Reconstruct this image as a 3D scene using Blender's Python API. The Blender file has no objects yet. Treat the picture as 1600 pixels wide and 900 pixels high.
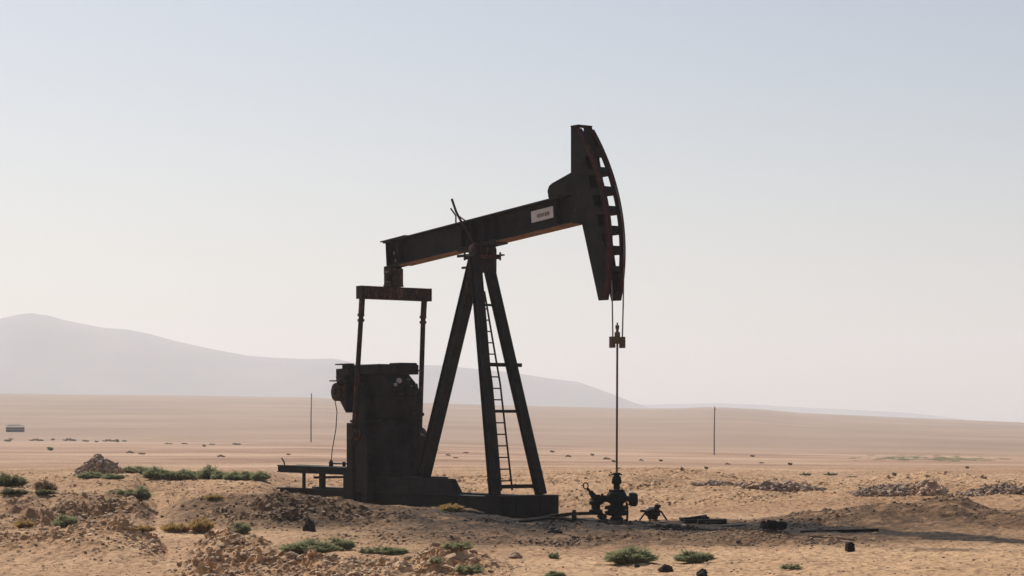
import bpy, math, random
import numpy as np
from mathutils import Vector, Matrix

# ---------------------------------------------------------------- camera, sky, sun, exposure
S = bpy.context.scene
COL = S.collection
F, EYE, HZ = 3480.0, 2.4, 665.0            # focal length in photo pixels, eye height, horizon row
cam = bpy.data.cameras.new('camera'); camo = bpy.data.objects.new('camera', cam); COL.objects.link(camo)
camo.location = (0, 0, EYE); camo.rotation_euler = (math.radians(90), 0, 0)
cam.sensor_width = 36.0; cam.lens = F / 1600 * 36.0
cam.shift_y = (HZ - 450) / 1600
cam.clip_start = 0.5; cam.clip_end = 40000
S.camera = camo

SUN_AZ, SUN_EL = math.radians(-30), math.radians(43)     # azimuth clockwise from +Y, elevation
w = bpy.data.worlds.new('World'); S.world = w; w.use_nodes = True
nt = w.node_tree; nt.nodes.clear()
sky = nt.nodes.new('ShaderNodeTexSky'); sky.sky_type = 'NISHITA'; sky.sun_disc = False
sky.sun_elevation = SUN_EL; sky.sun_rotation = SUN_AZ % (2 * math.pi)
sky.altitude = 300; sky.air_density = 1.0; sky.dust_density = 1.4; sky.ozone_density = 0.3
bg = nt.nodes.new('ShaderNodeBackground'); bg.inputs['Strength'].default_value = 0.068
out = nt.nodes.new('ShaderNodeOutputWorld')
nt.links.new(sky.outputs[0], bg.inputs[0]); nt.links.new(bg.outputs[0], out.inputs[0])
sl = bpy.data.lights.new('sun', 'SUN'); slo = bpy.data.objects.new('sun', sl); COL.objects.link(slo)
sl.energy = 5.0; sl.angle = math.radians(0.6); sl.color = (1.0, 0.95, 0.87)
sd = Vector((math.sin(SUN_AZ) * math.cos(SUN_EL), math.cos(SUN_AZ) * math.cos(SUN_EL), math.sin(SUN_EL)))
slo.rotation_euler = (-sd).to_track_quat('-Z', 'Y').to_euler(); slo.location = (-60, 90, 120)
S.view_settings.view_transform = 'Standard'; S.view_settings.look = 'None'
S.view_settings.exposure = 0.25; S.view_settings.gamma = 1.0
S.render.engine = 'CYCLES'
S.cycles.max_bounces = 6; S.cycles.volume_bounces = 1
HAZE_DENSITY = 2.7e-4

# ---------------------------------------------------------------- materials
def new_mat(name):
    m = bpy.data.materials.new(name); m.use_nodes = True
    n = m.node_tree; b = n.nodes['Principled BSDF']
    return m, n, b
def noise(n, scale, detail=4, rough=0.6, vec=None):
    t = n.nodes.new('ShaderNodeTexNoise'); t.inputs['Scale'].default_value = scale
    t.inputs['Detail'].default_value = detail; t.inputs['Roughness'].default_value = rough
    if vec: n.links.new(vec, t.inputs['Vector'])
    return t.outputs['Fac']
def ramp(n, fac, stops):
    r = n.nodes.new('ShaderNodeValToRGB'); e = r.color_ramp.elements
    while len(e) < len(stops): e.new(0.5)
    for k, (p, c) in zip(e, stops): k.position = p; k.color = (*c, 1)
    n.links.new(fac, r.inputs[0]); return r.outputs[0]
def mixc(n, fac, a, b, mode='MIX'):
    m = n.nodes.new('ShaderNodeMix'); m.data_type = 'RGBA'; m.blend_type = mode
    for s, v in ((0, fac), (6, a), (7, b)):
        if hasattr(v, 'links'): n.links.new(v, m.inputs[s])
        elif isinstance(v, tuple): m.inputs[s].default_value = (*v, 1)
        else: m.inputs[s].default_value = v
    return m.outputs[2]
def math_(n, op, a, b=0.0):
    m = n.nodes.new('ShaderNodeMath'); m.operation = op
    for s, v in ((0, a), (1, b)):
        if hasattr(v, 'links'): n.links.new(v, m.inputs[s])
        else: m.inputs[s].default_value = v
    return m.outputs[0]
def coords(n):
    return n.nodes.new('ShaderNodeTexCoord').outputs['Object']
def bump(n, b, h, strength, dist):
    k = n.nodes.new('ShaderNodeBump'); k.inputs['Strength'].default_value = strength; k.inputs['Distance'].default_value = dist
    n.links.new(h, k.inputs['Height']); n.links.new(k.outputs[0], b.inputs['Normal'])

def painted_metal(name, paint, paint2, rust, rust_at=0.58, rough=0.72, metallic=0.0):
    m, n, b = new_mat(name); v = coords(n)
    c0 = ramp(n, noise(n, 1.6, 5, .65, v), [(.35, paint), (.65, paint2)])
    mp = n.nodes.new('ShaderNodeMapping'); mp.inputs['Scale'].default_value = (4, 4, 1.2); n.links.new(v, mp.inputs[0])
    rm = ramp(n, noise(n, 1.3, 8, .72, mp.outputs[0]), [(rust_at, (0, 0, 0)), (rust_at + .1, (1, 1, 1))])
    rc = ramp(n, noise(n, 9, 4, .6, v), [(.3, rust), (.7, tuple(min(1, x * 1.9) for x in rust))])
    c = mixc(n, rm, c0, rc)
    n.links.new(c, b.inputs['Base Color'])
    r = mixc(n, rm, (rough,) * 3, (.9,) * 3); n.links.new(r, b.inputs['Roughness'])
    b.inputs['Metallic'].default_value = metallic; b.inputs['Specular IOR Level'].default_value = .12
    bump(n, b, noise(n, 24, 4, .6, v), .25, .01)
    return m
M = {}
M['black'] = painted_metal('weathered_black_paint', (.0065, .0064, .0072), (.021, .0195, .019), (.055, .024, .014), .61)
M['black_oil'] = painted_metal('oil_soaked_steel', (.005, .0055, .006), (.012, .011, .0105), (.03, .014, .009), .66, .8)
M['brown'] = painted_metal('rusty_brown_steel', (.020, .013, .011), (.045, .028, .020), (.11, .048, .026), .52)
M['red'] = painted_metal('dull_red_oxide_paint', (.034, .011, .011), (.052, .017, .015), (.07, .025, .017), .55)
M['bounce_dust'] = painted_metal('dusty_flange_bounce_tint', (.16, .095, .055), (.26, .165, .10), (.05, .03, .02), .56, .9)  # dusty rust tan, with light bounced off the ground painted into the colour
M['ochre'] = painted_metal('ochre_rusted_casting', (.10, .062, .032), (.17, .115, .065), (.06, .03, .018), .55, .9)
M['steel'] = painted_metal('dull_steel_rod', (.13, .11, .10), (.20, .17, .15), (.12, .06, .035), .5, .4, .6)
M['rodred'] = painted_metal('rusty_rod', (.10, .06, .05), (.15, .09, .07), (.12, .05, .03), .5, .5, .3)
M['grey'] = painted_metal('pale_grey_metal', (.32, .31, .30), (.42, .41, .39), (.2, .12, .08), .7)
M['plate'] = painted_metal('white_enamel_plate', (.50, .48, .47), (.62, .60, .59), (.36, .29, .24), .60, .6)
M['letter'] = painted_metal('dark_lettering', (.13, .11, .105), (.22, .19, .18), (.16, .13, .12), .6)
M['wood'] = painted_metal('weathered_pole_wood', (.15, .115, .09), (.22, .17, .14), (.12, .09, .07), .6, .9)
M['wall'] = painted_metal('dark_block_wall', (.03, .027, .025), (.05, .045, .04), (.05, .035, .025), .6, .9)
M['roof'] = painted_metal('pale_sheet_roof', (.45, .44, .43), (.58, .57, .56), (.3, .22, .18), .7, .6)

def rock_mat(name, a, b2):
    m, n, b = new_mat(name); v = coords(n)
    at = n.nodes.new('ShaderNodeAttribute'); at.attribute_name = 'shade'
    c = ramp(n, noise(n, 5, 6, .65, v), [(.3, a), (.7, b2)])
    sc = n.nodes.new('ShaderNodeSeparateColor'); n.links.new(at.outputs['Color'], sc.inputs[0])
    c = mixc(n, 1.0, c, at.outputs['Color'], 'MULTIPLY')
    n.links.new(c, b.inputs['Base Color']); b.inputs['Roughness'].default_value = .95
    bump(n, b, noise(n, 14, 6, .65, v), .6, .03)
    return m
M['clod'] = rock_mat('broken_earth_clods', (.36, .22, .125), (.54, .37, .23))
M['rubble'] = rock_mat('mauve_stone_rubble', (.22, .145, .10), (.42, .285, .19))
M['tar'] = rock_mat('tarry_black_lump', (.014, .012, .011), (.035, .028, .024))

def leaf_mat(name, a, b2, trans=.55):
    m, n, b = new_mat(name); v = coords(n)
    c = ramp(n, noise(n, 3.5, 3, .6, v), [(.3, a), (.7, b2)])
    n.links.new(c, b.inputs['Base Color']); b.inputs['Roughness'].default_value = .75
    tr = n.nodes.new('ShaderNodeBsdfTranslucent'); n.links.new(c, tr.inputs[0])
    mx = n.nodes.new('ShaderNodeMixShader'); mx.inputs[0].default_value = trans
    o = n.nodes['Material Output']
    n.links.new(b.outputs[0], mx.inputs[1]); n.links.new(tr.outputs[0], mx.inputs[2]); n.links.new(mx.outputs[0], o.inputs[0])
    return m
M['green'] = leaf_mat('desert_shrub_leaves', (.17, .185, .095), (.29, .29, .16))
M['dark_green'] = leaf_mat('dull_shrub_leaves', (.11, .11, .06), (.18, .17, .09))
M['pale_green'] = leaf_mat('grey_green_leaves', (.20, .205, .11), (.30, .285, .16))
M['dry'] = leaf_mat('dry_yellow_grass', (.30, .19, .07), (.42, .29, .12))
M['brown_scrub'] = leaf_mat('dead_brown_scrub', (.12, .08, .05), (.19, .13, .08))
M['stem'] = painted_metal('woody_stem', (.09, .06, .04), (.14, .10, .07), (.08, .05, .03), .6, .9)

# ---------------------------------------------------------------- object helpers
def tag(o, label=None, cat=None, group=None, kind=None):
    if label: o['label'] = label
    if cat: o['category'] = cat
    if group: o['group'] = group
    if kind: o['kind'] = kind
    return o
def empty(name, loc, rz=0):
    o = bpy.data.objects.new(name, None); COL.objects.link(o); o.location = loc; o.rotation_euler = (0, 0, rz)
    o.empty_display_size = .3
    return o
def children(o):
    return [c for c in bpy.data.objects if c.parent is o]
def copy_tree(o, parent=None):
    kids = children(o)
    c = o.copy(); COL.objects.link(c)
    if parent is not None: c.parent = parent
    for k in kids: copy_tree(k, c)
    return c
class MB:
    def __init__(s): s.v = []; s.f = []
    def add(s, vs, fs):
        b = len(s.v); s.v += [tuple(v) for v in vs]; s.f += [tuple(i + b for i in f) for f in fs]; return s
    def box(s, c, d, rz=0, taper=1.0):
        cr, sr = math.cos(rz), math.sin(rz); vs = []
        for z in (-.5, .5):
            k = taper if z > 0 else 1.0
            for x, y in ((-.5, -.5), (.5, -.5), (.5, .5), (-.5, .5)):
                X, Y = x * d[0] * k, y * d[1] * k
                vs.append((c[0] + X * cr - Y * sr, c[1] + X * sr + Y * cr, c[2] + z * d[2]))
        return s.add(vs, [(3, 2, 1, 0), (4, 5, 6, 7), (0, 1, 5, 4), (1, 2, 6, 5), (2, 3, 7, 6), (3, 0, 4, 7)])
    def bar(s, p, q, w_, h_, up=(0, 0, 1), w2=None, h2=None):
        p, q = Vector(p), Vector(q); d = (q - p).normalized(); up = Vector(up)
        x = d.cross(up)
        if x.length < 1e-4: x = d.cross(Vector((1, 0, 0)))
        x.normalize(); y = x.cross(d).normalized(); vs = []
        for e, a, b in ((p, w_, h_), (q, w2 or w_, h2 or h_)):
            for i, j in ((-.5, -.5), (.5, -.5), (.5, .5), (-.5, .5)): vs.append(e + x * a * i + y * b * j)
        return s.add(vs, [(3, 2, 1, 0), (4, 5, 6, 7), (0, 1, 5, 4), (1, 2, 6, 5), (2, 3, 7, 6), (3, 0, 4, 7)])
    def ibeam(s, p, q, w_, h_, tf=.035, tw=.03, up=(0, 0, 1)):
        p, q = Vector(p), Vector(q); d = (q - p).normalized(); up = Vector(up)
        x = d.cross(up).normalized(); y = x.cross(d).normalized()
        o = y * (h_ / 2 - tf / 2)
        s.bar(p + o, q + o, w_, tf, up); s.bar(p - o, q - o, w_, tf, up)
        return s.bar(p, q, tw, h_ - 2 * tf, up)
    def tube(s, pts, r, n=10, cap=True):
        pts = [Vector(p) for p in pts]; rs = r if isinstance(r, (list, tuple)) else [r] * len(pts)
        vs, fs = [], []
        a = None
        for i, p in enumerate(pts):
            d = (pts[min(i + 1, len(pts) - 1)] - pts[max(i - 1, 0)]).normalized()
            if a is None:
                a = d.cross(Vector((0, 0, 1)))
                if a.length < 1e-3: a = d.cross(Vector((1, 0, 0)))
            a = (a - d * a.dot(d)).normalized(); b = d.cross(a)
            for k in range(n):
                t = 2 * math.pi * k / n; vs.append(p + (a * math.cos(t) + b * math.sin(t)) * rs[i])
        for i in range(len(pts) - 1):
            for k in range(n):
                k2 = (k + 1) % n; fs.append((i * n + k, i * n + k2, (i + 1) * n + k2, (i + 1) * n + k))
        if cap: fs.append(tuple(range(n - 1, -1, -1))); fs.append(tuple((len(pts) - 1) * n + k for k in range(n)))
        return s.add(vs, fs)
    def lathe(s, c, prof, n=18, axis='z'):
        vs, fs = [], []
        for h, r in prof:
            for k in range(n):
                t = 2 * math.pi * k / n; a, b = r * math.cos(t), r * math.sin(t)
                vs.append({'z': (c[0] + a, c[1] + b, c[2] + h), 'x': (c[0] + h, c[1] + a, c[2] + b), 'y': (c[0] + b, c[1] + h, c[2] + a)}[axis])
        for i in range(len(prof) - 1):
            for k in range(n):
                k2 = (k + 1) % n; fs.append((i * n + k, i * n + k2, (i + 1) * n + k2, (i + 1) * n + k))
        fs.append(tuple(range(n - 1, -1, -1))); fs.append(tuple((len(prof) - 1) * n + k for k in range(n)))
        return s.add(vs, fs)
    def prism(s, poly, t0, t1):            # polygon in the x-z plane extruded along y
        n = len(poly)
        vs = [(x, t0, z) for x, z in poly] + [(x, t1, z) for x, z in poly]
        fs = [tuple(range(n)), tuple(range(2 * n - 1, n - 1, -1))]
        for i in range(n): j = (i + 1) % n; fs.append((j, i, n + i, n + j))
        return s.add(vs, fs)
    def build(s, name, mat, parent=None, bevel=0.0, smooth=False):
        me = bpy.data.meshes.new(name); me.from_pydata(s.v, [], s.f); me.update()
        import bmesh
        bm = bmesh.new(); bm.from_mesh(me); bmesh.ops.recalc_face_normals(bm, faces=bm.faces)
        if bevel > 0:
            bmesh.ops.bevel(bm, geom=[e for e in bm.edges if len(e.link_faces) == 2 and e.calc_face_angle(0) > .6],
                            offset=bevel, segments=1, affect='EDGES', clamp_overlap=True)
        bm.to_mesh(me); bm.free()
        if smooth:
            for p in me.polygons: p.use_smooth = True
            me.set_sharp_from_angle(angle=math.radians(40))
        me.materials.append(mat)
        o = bpy.data.objects.new(name, me); COL.objects.link(o)
        if parent is not None: o.parent = parent
        return o

# ---------------------------------------------------------------- numpy noise
rng = np.random.default_rng(7)
PERM = rng.permutation(256).astype(np.int32)
GA = rng.uniform(0, 2 * np.pi, 256)
RND = rng.uniform(0, 1, (256, 3))
def hsh(i, j, s=0): return PERM[(PERM[(i + s * 37) & 255] + j) & 255]
def perlin(x, y, s=0):
    xi = np.floor(x).astype(np.int32); yi = np.floor(y).astype(np.int32); xf = x - xi; yf = y - yi
    u = xf * xf * xf * (xf * (xf * 6 - 15) + 10); v = yf * yf * yf * (yf * (yf * 6 - 15) + 10)
    def g(a, b):
        t = GA[hsh(xi + a, yi + b, s)]; return np.cos(t) * (xf - a) + np.sin(t) * (yf - b)
    return ((g(0, 0) * (1 - u) + g(1, 0) * u) * (1 - v) + (g(0, 1) * (1 - u) + g(1, 1) * u) * v) * 1.4
def fbm(x, y, o=4, s=0, gain=.5):
    r = 0; a = 1.0
    for k in range(o): r = r + a * perlin(x * 2 ** k + k * 17.3, y * 2 ** k + k * 9.1, s + k); a *= gain
    return r
def clods(x, y, s=0):                      # lumpy broken earth: one tilted facet per cell
    xi = np.floor(x).astype(np.int32); yi = np.floor(y).astype(np.int32)
    best = np.full(x.shape, -9.0)
    for a in (-1, 0, 1):
        for b in (-1, 0, 1):
            h = hsh(xi + a, yi + b, s); r = RND[h]
            dx = xi + a + .5 + (r[..., 0] - .5) * .9 - x; dy = yi + b + .5 + (r[..., 1] - .5) * .9 - y
            size = .25 + .75 * r[..., 2]
            t = GA[h]
            e = size * (1.0 - 1.6 * np.maximum(np.abs(dx * np.cos(t) + dy * np.sin(t)), np.abs(dy * np.cos(t) - dx * np.sin(t)) * 1.3) / (.35 + .5 * size)) + .25 * size * (dx * np.cos(2 * t) + dy * np.sin(2 * t))
            best = np.maximum(best, e)
    return np.clip(best, 0, 1)
def sstep(a, b, x):
    t = np.clip((x - a) / (b - a), 0, 1); return t * t * (3 - 2 * t)
def bell(d, front, back):                  # asymmetric ridge profile, d = distance behind the crest
    return np.exp(-np.where(d < 0, (d / front) ** 2, (d / back) ** 2))
I = np.interp

# ---------------------------------------------------------------- the terrain function
def terrain(X, Y, detail=True):
    Yp = np.maximum(Y, 12.0)
    P = 800 + F * X / Yp                   # bearing, expressed as a photo column
    near = sstep(14, 30, Y)
    wx = fbm(X * .12, Y * .12, 3, 3); wy = fbm(X * .12 + 40, Y * .12, 3, 5)
    # far plain and the long slope
    zt = I(P, [-900, 0, 480, 1115, 1600, 2500], [-.7, -.8, -1.0, -2.6, -3.6, -4.5])
    z = zt * np.clip((Y - 120) / 330, 0, 1)
    cr = I(P, [-900, 0, 200, 480, 700, 1000, 1060, 1110, 1180, 1250, 1400, 1600, 2500],
           [612, 615, 617, 621, 631, 638.5, 638, 636, 639, 645, 652, 660, 672])
    zc = EYE + (HZ - cr) * 1800 / F
    z = z + (zc - zt) * (.55 * np.clip((Y - 450) / 1350, 0, 1) + .45 * sstep(450, 1800, Y)) - np.clip(Y - 1800, 0, 900) * .06
    z = z + fbm(X * .008, Y * .008, 3, 11) * .35 * sstep(90, 300, Y) * (1 - sstep(600, 1500, Y))
    # bank on the left (plateau) and the berm in front of the machine
    Yc = 54.5 + 1.2 * wx + I(P, [430, 560, 780], [0.3, 2.6, 3.2])
    rows = I(P, [-600, -100, 0, 100, 180, 212, 228, 245, 262, 280, 330, 400, 445, 490, 540, 562, 600, 700, 770, 830, 860],
             [772, 775, 777, 773, 769, 774, 790, 801, 797, 786, 778, 775, 774, 779, 783, 789, 794, 797, 804, 815, 830])
    hb = np.maximum(EYE - (rows - HZ) * (54.5 + I(P, [430, 560, 780], [0.3, 2.6, 3.2])) / F, 0)
    pm = 1 - sstep(400, 480, P)            # plateau share
    d = Y - Yc
    front = sstep(-4.2, 0, d)
    plate = np.where(d < 0, front, 1 - sstep(24, 70, d) * 1.0)
    plateau = hb * plate
    zp = np.maximum(plateau, .55 * sstep(.5, 9, d) * (1 - sstep(24, 75, d)))
    berm = hb * np.where(d < 0, front, 1 - .9 * sstep(.5, 5.0, d))
    zl = pm * zp + (1 - pm) * berm
    lm = 1 - sstep(800, 870, P)
    # bank of dug earth behind, to the right
    hk = I(P, [420, 560, 700, 860, 1000, 1150, 1300, 1450, 1600, 2200], [.1, .32, .42, .50, .52, .42, .22, .34, .25, .3])
    bank = hk * sstep(63, 80 + 2 * wy, Y) * (1 - sstep(84, 140, Y)) * (1 - pm)
    bank = bank + near * (1 - pm) * sstep(62, 67, Y) * (1 - sstep(84, 100, Y)) * .34 * (np.abs(fbm(X * .10 + 7, Y * .16, 3, 97)) - .12) * sstep(560, 860, P)
    # dark heaps at the right
    g = lambda p0, wp, y0, f, b, h: h * np.exp(-((P - p0) / wp) ** 2) * bell(Y - y0, f, b)
    heaps = g(1490, 66, 54.3, 1.9, 2.2, .58) + g(1375, 75, 54.6, 1.9, 2.0, .42) + g(1270, 60, 54.9, 1.7, 1.8, .24) + g(1620, 70, 53.2, 2.2, 2.0, .38) + g(1760, 90, 53, 2.5, 2, .4)
    bank = bank + g(905, 60, 69, 4, 4, .16) + g(1010, 75, 71, 4.5, 4, .26) + g(1140, 65, 67, 3.5, 4, .24) + g(1290, 90, 65, 3.5, 5, .30) + g(1420, 70, 67, 3.5, 4, .34) + g(1560, 90, 64, 3.5, 5, .32) + g(1700, 90, 66, 4, 5, .4)
    # broken mounds in the left foreground
    hf = I(P, [-700, -200, 0, 60, 120, 180, 225, 262, 290, 340, 400, 450, 520, 600, 700, 760, 800], [.4, .4, .36, .36, .44, .56, .42, .12, .15, .34, .30, .18, .10, .10, .18, .10, 0])
    yb = I(P, [-200, 180, 262, 340, 700], [41.2, 41.2, 41, 40, 37.6])
    fore = hf * bell(Y - yb - .8 * wy, 2.0, 1.5)
    z = z + near * (zl * lm + bank + heaps + fore)
    z = z + near * .05 * fbm(X * .5, Y * .5, 4, 21) * (1 - sstep(110, 200, Y))
    # how broken the ground is
    rough = near * np.clip(
        sstep(.08, .3, hf) * bell(Y - yb, 2.6, 1.9) * 1.1
        + lm * (bell(d + 1.4, 2.6, 2.4) * sstep(.15, .4, hb) + .38 * pm * sstep(0, 6, d) * (1 - sstep(18, 36, d)))
        + (1 - pm) * sstep(61.5, 66, Y) * (1 - sstep(82, 92, Y)) * .46
        + .42 * np.clip(heaps * 4, 0, 1)
        + .95 * sstep(40, 36.5, Y) * sstep(230, 330, P) * sstep(840, 720, P), 0, 1)
    fm = np.maximum(sstep(.10, .3, hf) * bell(Y - yb, 2.4, 1.8), .8 * sstep(40, 36.5, Y) * sstep(230, 330, P) * sstep(840, 720, P))
    rough = rough * np.maximum(.75 * fm, np.clip(.78 + .85 * fbm(X * .3, Y * .3, 3, 31), .2, 1.25))
    dz = near * sstep(57.5, 55, Y) * sstep(42, 45.5, Y) * sstep(420, 560, P) * (1 - sstep(1250, 1450, P))
    rough = np.maximum(rough, dz * np.clip(.28 + .5 * fbm(X * .5, Y * .5, 3, 37), .05, .6))
    if detail:
        k = 1 - sstep(95, 150, Y)
        c1 = clods(X * 1.9 + .5 * wx, Y * 2.1, 1); c2 = clods(X * 4.6 + .7 * wy, Y * 5.0, 2); c3 = clods(X * 10, Y * 10, 4)
        z = z + k * rough * (.24 * c1 * np.clip(np.maximum(.5 * fm, .45 + fbm(X * .6, Y * .6, 2, 41)), 0, 1) + .15 * c2 * np.clip(.5 + 1.2 * fbm(X * .8, Y * .7, 2, 43), .1, 1.3) + .085 * c3 * np.clip(.5 + 1.2 * fbm(X * 1.3, Y * 1.1, 2, 44), 0, 1.4) + .16 * fbm(X * .45 + 3, Y * .4, 3, 91))
        z = z + k * near * (.022 * clods(X * 5, Y * 4, 6) + .018 * fbm(X * 4, Y * 3, 2, 51) + .03 * fbm(X * 1.1, Y * .9, 3, 57))
    # soils
    brown = near * np.clip(.42 * sstep(58, 55, Y) * sstep(44, 47, Y) * sstep(380, 520, P) * (1 - sstep(1500, 1700, P)) + lm * bell(d + 1.5, 2.6, 2.4) * sstep(.2, .4, hb) * I(P, [0, 200, 280, 420, 800], [.35, .5, .85, 1, 1])
                           + 1.1 * np.clip(heaps * 4, 0, 1)
                           + 1.0 * sstep(57.2, 55.0, Y) * sstep(40.0, 45.0, Y + 2.2 * wx + 1.2 * wy - 1.2 * sstep(1000, 1250, P)) * sstep(560, 760, P) * (1 - .75 * sstep(1250, 1520, P))
                           + .9 * sstep(66, 60, Y) * sstep(55.5, 57.5, Y) * sstep(430, 540, P) * sstep(1000, 820, P), 0, 1)
    yo = I(P, [600, 860, 1050, 1200, 1330, 1450, 1600, 2000], [57.5, 55.6, 53.6, 52.0, 50.6, 48.7, 45.8, 41])
    wo = I(P, [700, 860, 1000, 1130, 1200, 1370, 1600, 2000], [1.2, 1.9, 1.6, 1.1, 1.3, 1.0, .9, .8])
    oil = near * (sstep(640, 860, P) * np.exp(-((Y - yo - .5 * wx) / wo) ** 2) * 3.2
                  + .6 * sstep(540, 640, P) * sstep(900, 800, P) * np.exp(-((Y - 55.2) / 1.6) ** 2) + .7 * np.exp(-((P - 800) / 70) ** 2 - ((Y - 57.4) / 1.6) ** 2)
                  + .45 * np.exp(-((P - 470) / 45) ** 2 - ((Y - 52.5) / 1.5) ** 2)
                  + .55 * sstep(1330, 1450, P) * np.exp(-((Y - (43.2 - (P - 1450) * .006)) / .55) ** 2)
                  + .75 * np.exp(-((P - 930) / 280) ** 2 - ((Y - 51.5) / 3.2) ** 2))
    oil = np.clip(oil * np.clip(.9 + 1.1 * fbm(X * .55, Y * .5, 4, 61, .65), 0, 1.35), 0, .96)
    return z, rough, brown, oil
def ground_z(x, y):
    return float(terrain(np.array([float(x)]), np.array([float(y)]))[0][0])
YS = np.geomspace(31, 1750, 6000)
def hit(px, py):                           # where the sight line of a photo pixel meets the ground
    X = (px - 800) / F * YS; zr = EYE - (py - HZ) / F * YS
    z = terrain(X, YS)[0]; k = np.argmax(z >= zr)
    if z[k] < zr[k]: k = len(YS) - 1
    return Vector((X[k], YS[k], z[k]))

# ---------------------------------------------------------------- ground sheet
def build_ground():
    u1 = np.linspace(-.285, .285, 1080)
    side = np.geomspace(.287, 2.2, 60)
    U = np.concatenate([-side[::-1], u1, side])
    Yr = [-80, -40, -10, 5, 14, 20, 25, 28]
    y = 30.0
    while y < 110: Yr.append(y); y *= 1.00115
    while y < 300: Yr.append(y); y *= 1.004
    while y < 9000: Yr.append(y); y *= 1.02
    Yr = np.array(Yr)
    YY, UU = np.meshgrid(Yr, U, indexing='ij'); XX = UU * np.sqrt(YY ** 2 + 15 ** 2)
    z, ro, br, oi = terrain(XX.ravel(), YY.ravel())
    n, m = YY.shape
    co = np.stack([XX.ravel(), YY.ravel(), z], 1).astype(np.float32)
    idx = np.arange(n * m, dtype=np.int32).reshape(n, m)
    q = np.stack([idx[:-1, :-1], idx[:-1, 1:], idx[1:, 1:], idx[1:, :-1]], -1).reshape(-1, 4)
    me = bpy.data.meshes.new('ground')
    me.vertices.add(n * m); me.vertices.foreach_set('co', co.ravel())
    me.loops.add(q.size); me.loops.foreach_set('vertex_index', q.ravel())
    me.polygons.add(len(q)); me.polygons.foreach_set('loop_start', np.arange(0, q.size, 4, dtype=np.int32))
    me.update(calc_edges=True)
    at = me.color_attributes.new('soil', 'FLOAT_COLOR', 'POINT')
    at.data.foreach_set('color', np.stack([ro, br, oi, np.ones_like(ro)], 1).astype(np.float32).ravel())
    me.polygons.foreach_set('use_smooth', np.zeros(len(q), dtype=bool))
    o = bpy.data.objects.new('ground', me); COL.objects.link(o); tag(o, kind='structure')
    mt, nn, b = new_mat('desert_ground'); v = coords(nn)
    a = nn.nodes.new('ShaderNodeAttribute'); a.attribute_name = 'soil'
    sc = nn.nodes.new('ShaderNodeSeparateColor'); nn.links.new(a.outputs['Color'], sc.inputs[0])
    sand = ramp(nn, noise(nn, .05, 6, .62, v), [(.3, (.40, .243, .138)), (.5, (.50, .322, .190)), (.72, (.59, .40, .252))])
    grit = ramp(nn, noise(nn, 7, 6, .7, v), [(.36, (.46, .38, .33)), (.52, (.97, .97, .97)), (.70, (1.22, 1.19, 1.14))])
    sand = mixc(nn, 1.0, sand, grit, 'MULTIPLY')
    # long faint bands of dust and gravel across the plain
    mp = nn.nodes.new('ShaderNodeMapping'); mp.inputs['Scale'].default_value = (.02, .035, .05); nn.links.new(v, mp.inputs[0])
    sand = mixc(nn, 1.0, sand, ramp(nn, noise(nn, 1.0, 7, .65, mp.outputs[0]), [(.38, (.66, .58, .53)), (.58, (1.07, 1.06, 1.03))]), 'MULTIPLY')
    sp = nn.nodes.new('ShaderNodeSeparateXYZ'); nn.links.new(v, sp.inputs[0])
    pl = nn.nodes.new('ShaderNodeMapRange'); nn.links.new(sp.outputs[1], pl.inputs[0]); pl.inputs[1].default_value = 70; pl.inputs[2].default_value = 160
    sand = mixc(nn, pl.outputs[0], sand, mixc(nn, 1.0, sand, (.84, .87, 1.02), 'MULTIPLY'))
    earth = ramp(nn, noise(nn, 1.7, 6, .7, v), [(.34, (.20, .090, .040)), (.5, (.47, .268, .135)), (.66, (.67, .46, .27))])
    c = mixc(nn, math_(nn, 'MULTIPLY', sc.outputs[0], .9), sand, earth)
    dirt = ramp(nn, noise(nn, 2.4, 6, .7, v), [(.35, (.045, .023, .012)), (.5, (.122, .066, .034)), (.66, (.31, .185, .098))])
    c = mixc(nn, math_(nn, 'MULTIPLY', sc.outputs[1], .95), c, dirt)
    pat = ramp(nn, noise(nn, 3.0, 7, .7, v), [(.28, (.7,) * 3), (.55, (1,) * 3)])
    c = mixc(nn, math_(nn, 'MULTIPLY', sc.outputs[2], pat), c, (.010, .008, .007))
    # the far slope is a browner, stonier ground
    far = nn.nodes.new('ShaderNodeMapRange'); nn.links.new(sp.outputs[1], far.inputs[0])
    far.inputs[1].default_value = 400; far.inputs[2].default_value = 520
    hillc = ramp(nn, noise(nn, .012, 5, .6, v), [(.3, (.24, .155, .105)), (.7, (.34, .23, .16))])
    c = mixc(nn, far.outputs[0], c, hillc)
    nn.links.new(c, b.inputs['Base Color']); b.inputs['Roughness'].default_value = 1.0
    b.inputs['Specular IOR Level'].default_value = .15
    bump(nn, b, noise(nn, 9, 8, .75, v), .55, .05)
    me.materials.append(mt)
    return o
build_ground()

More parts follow.
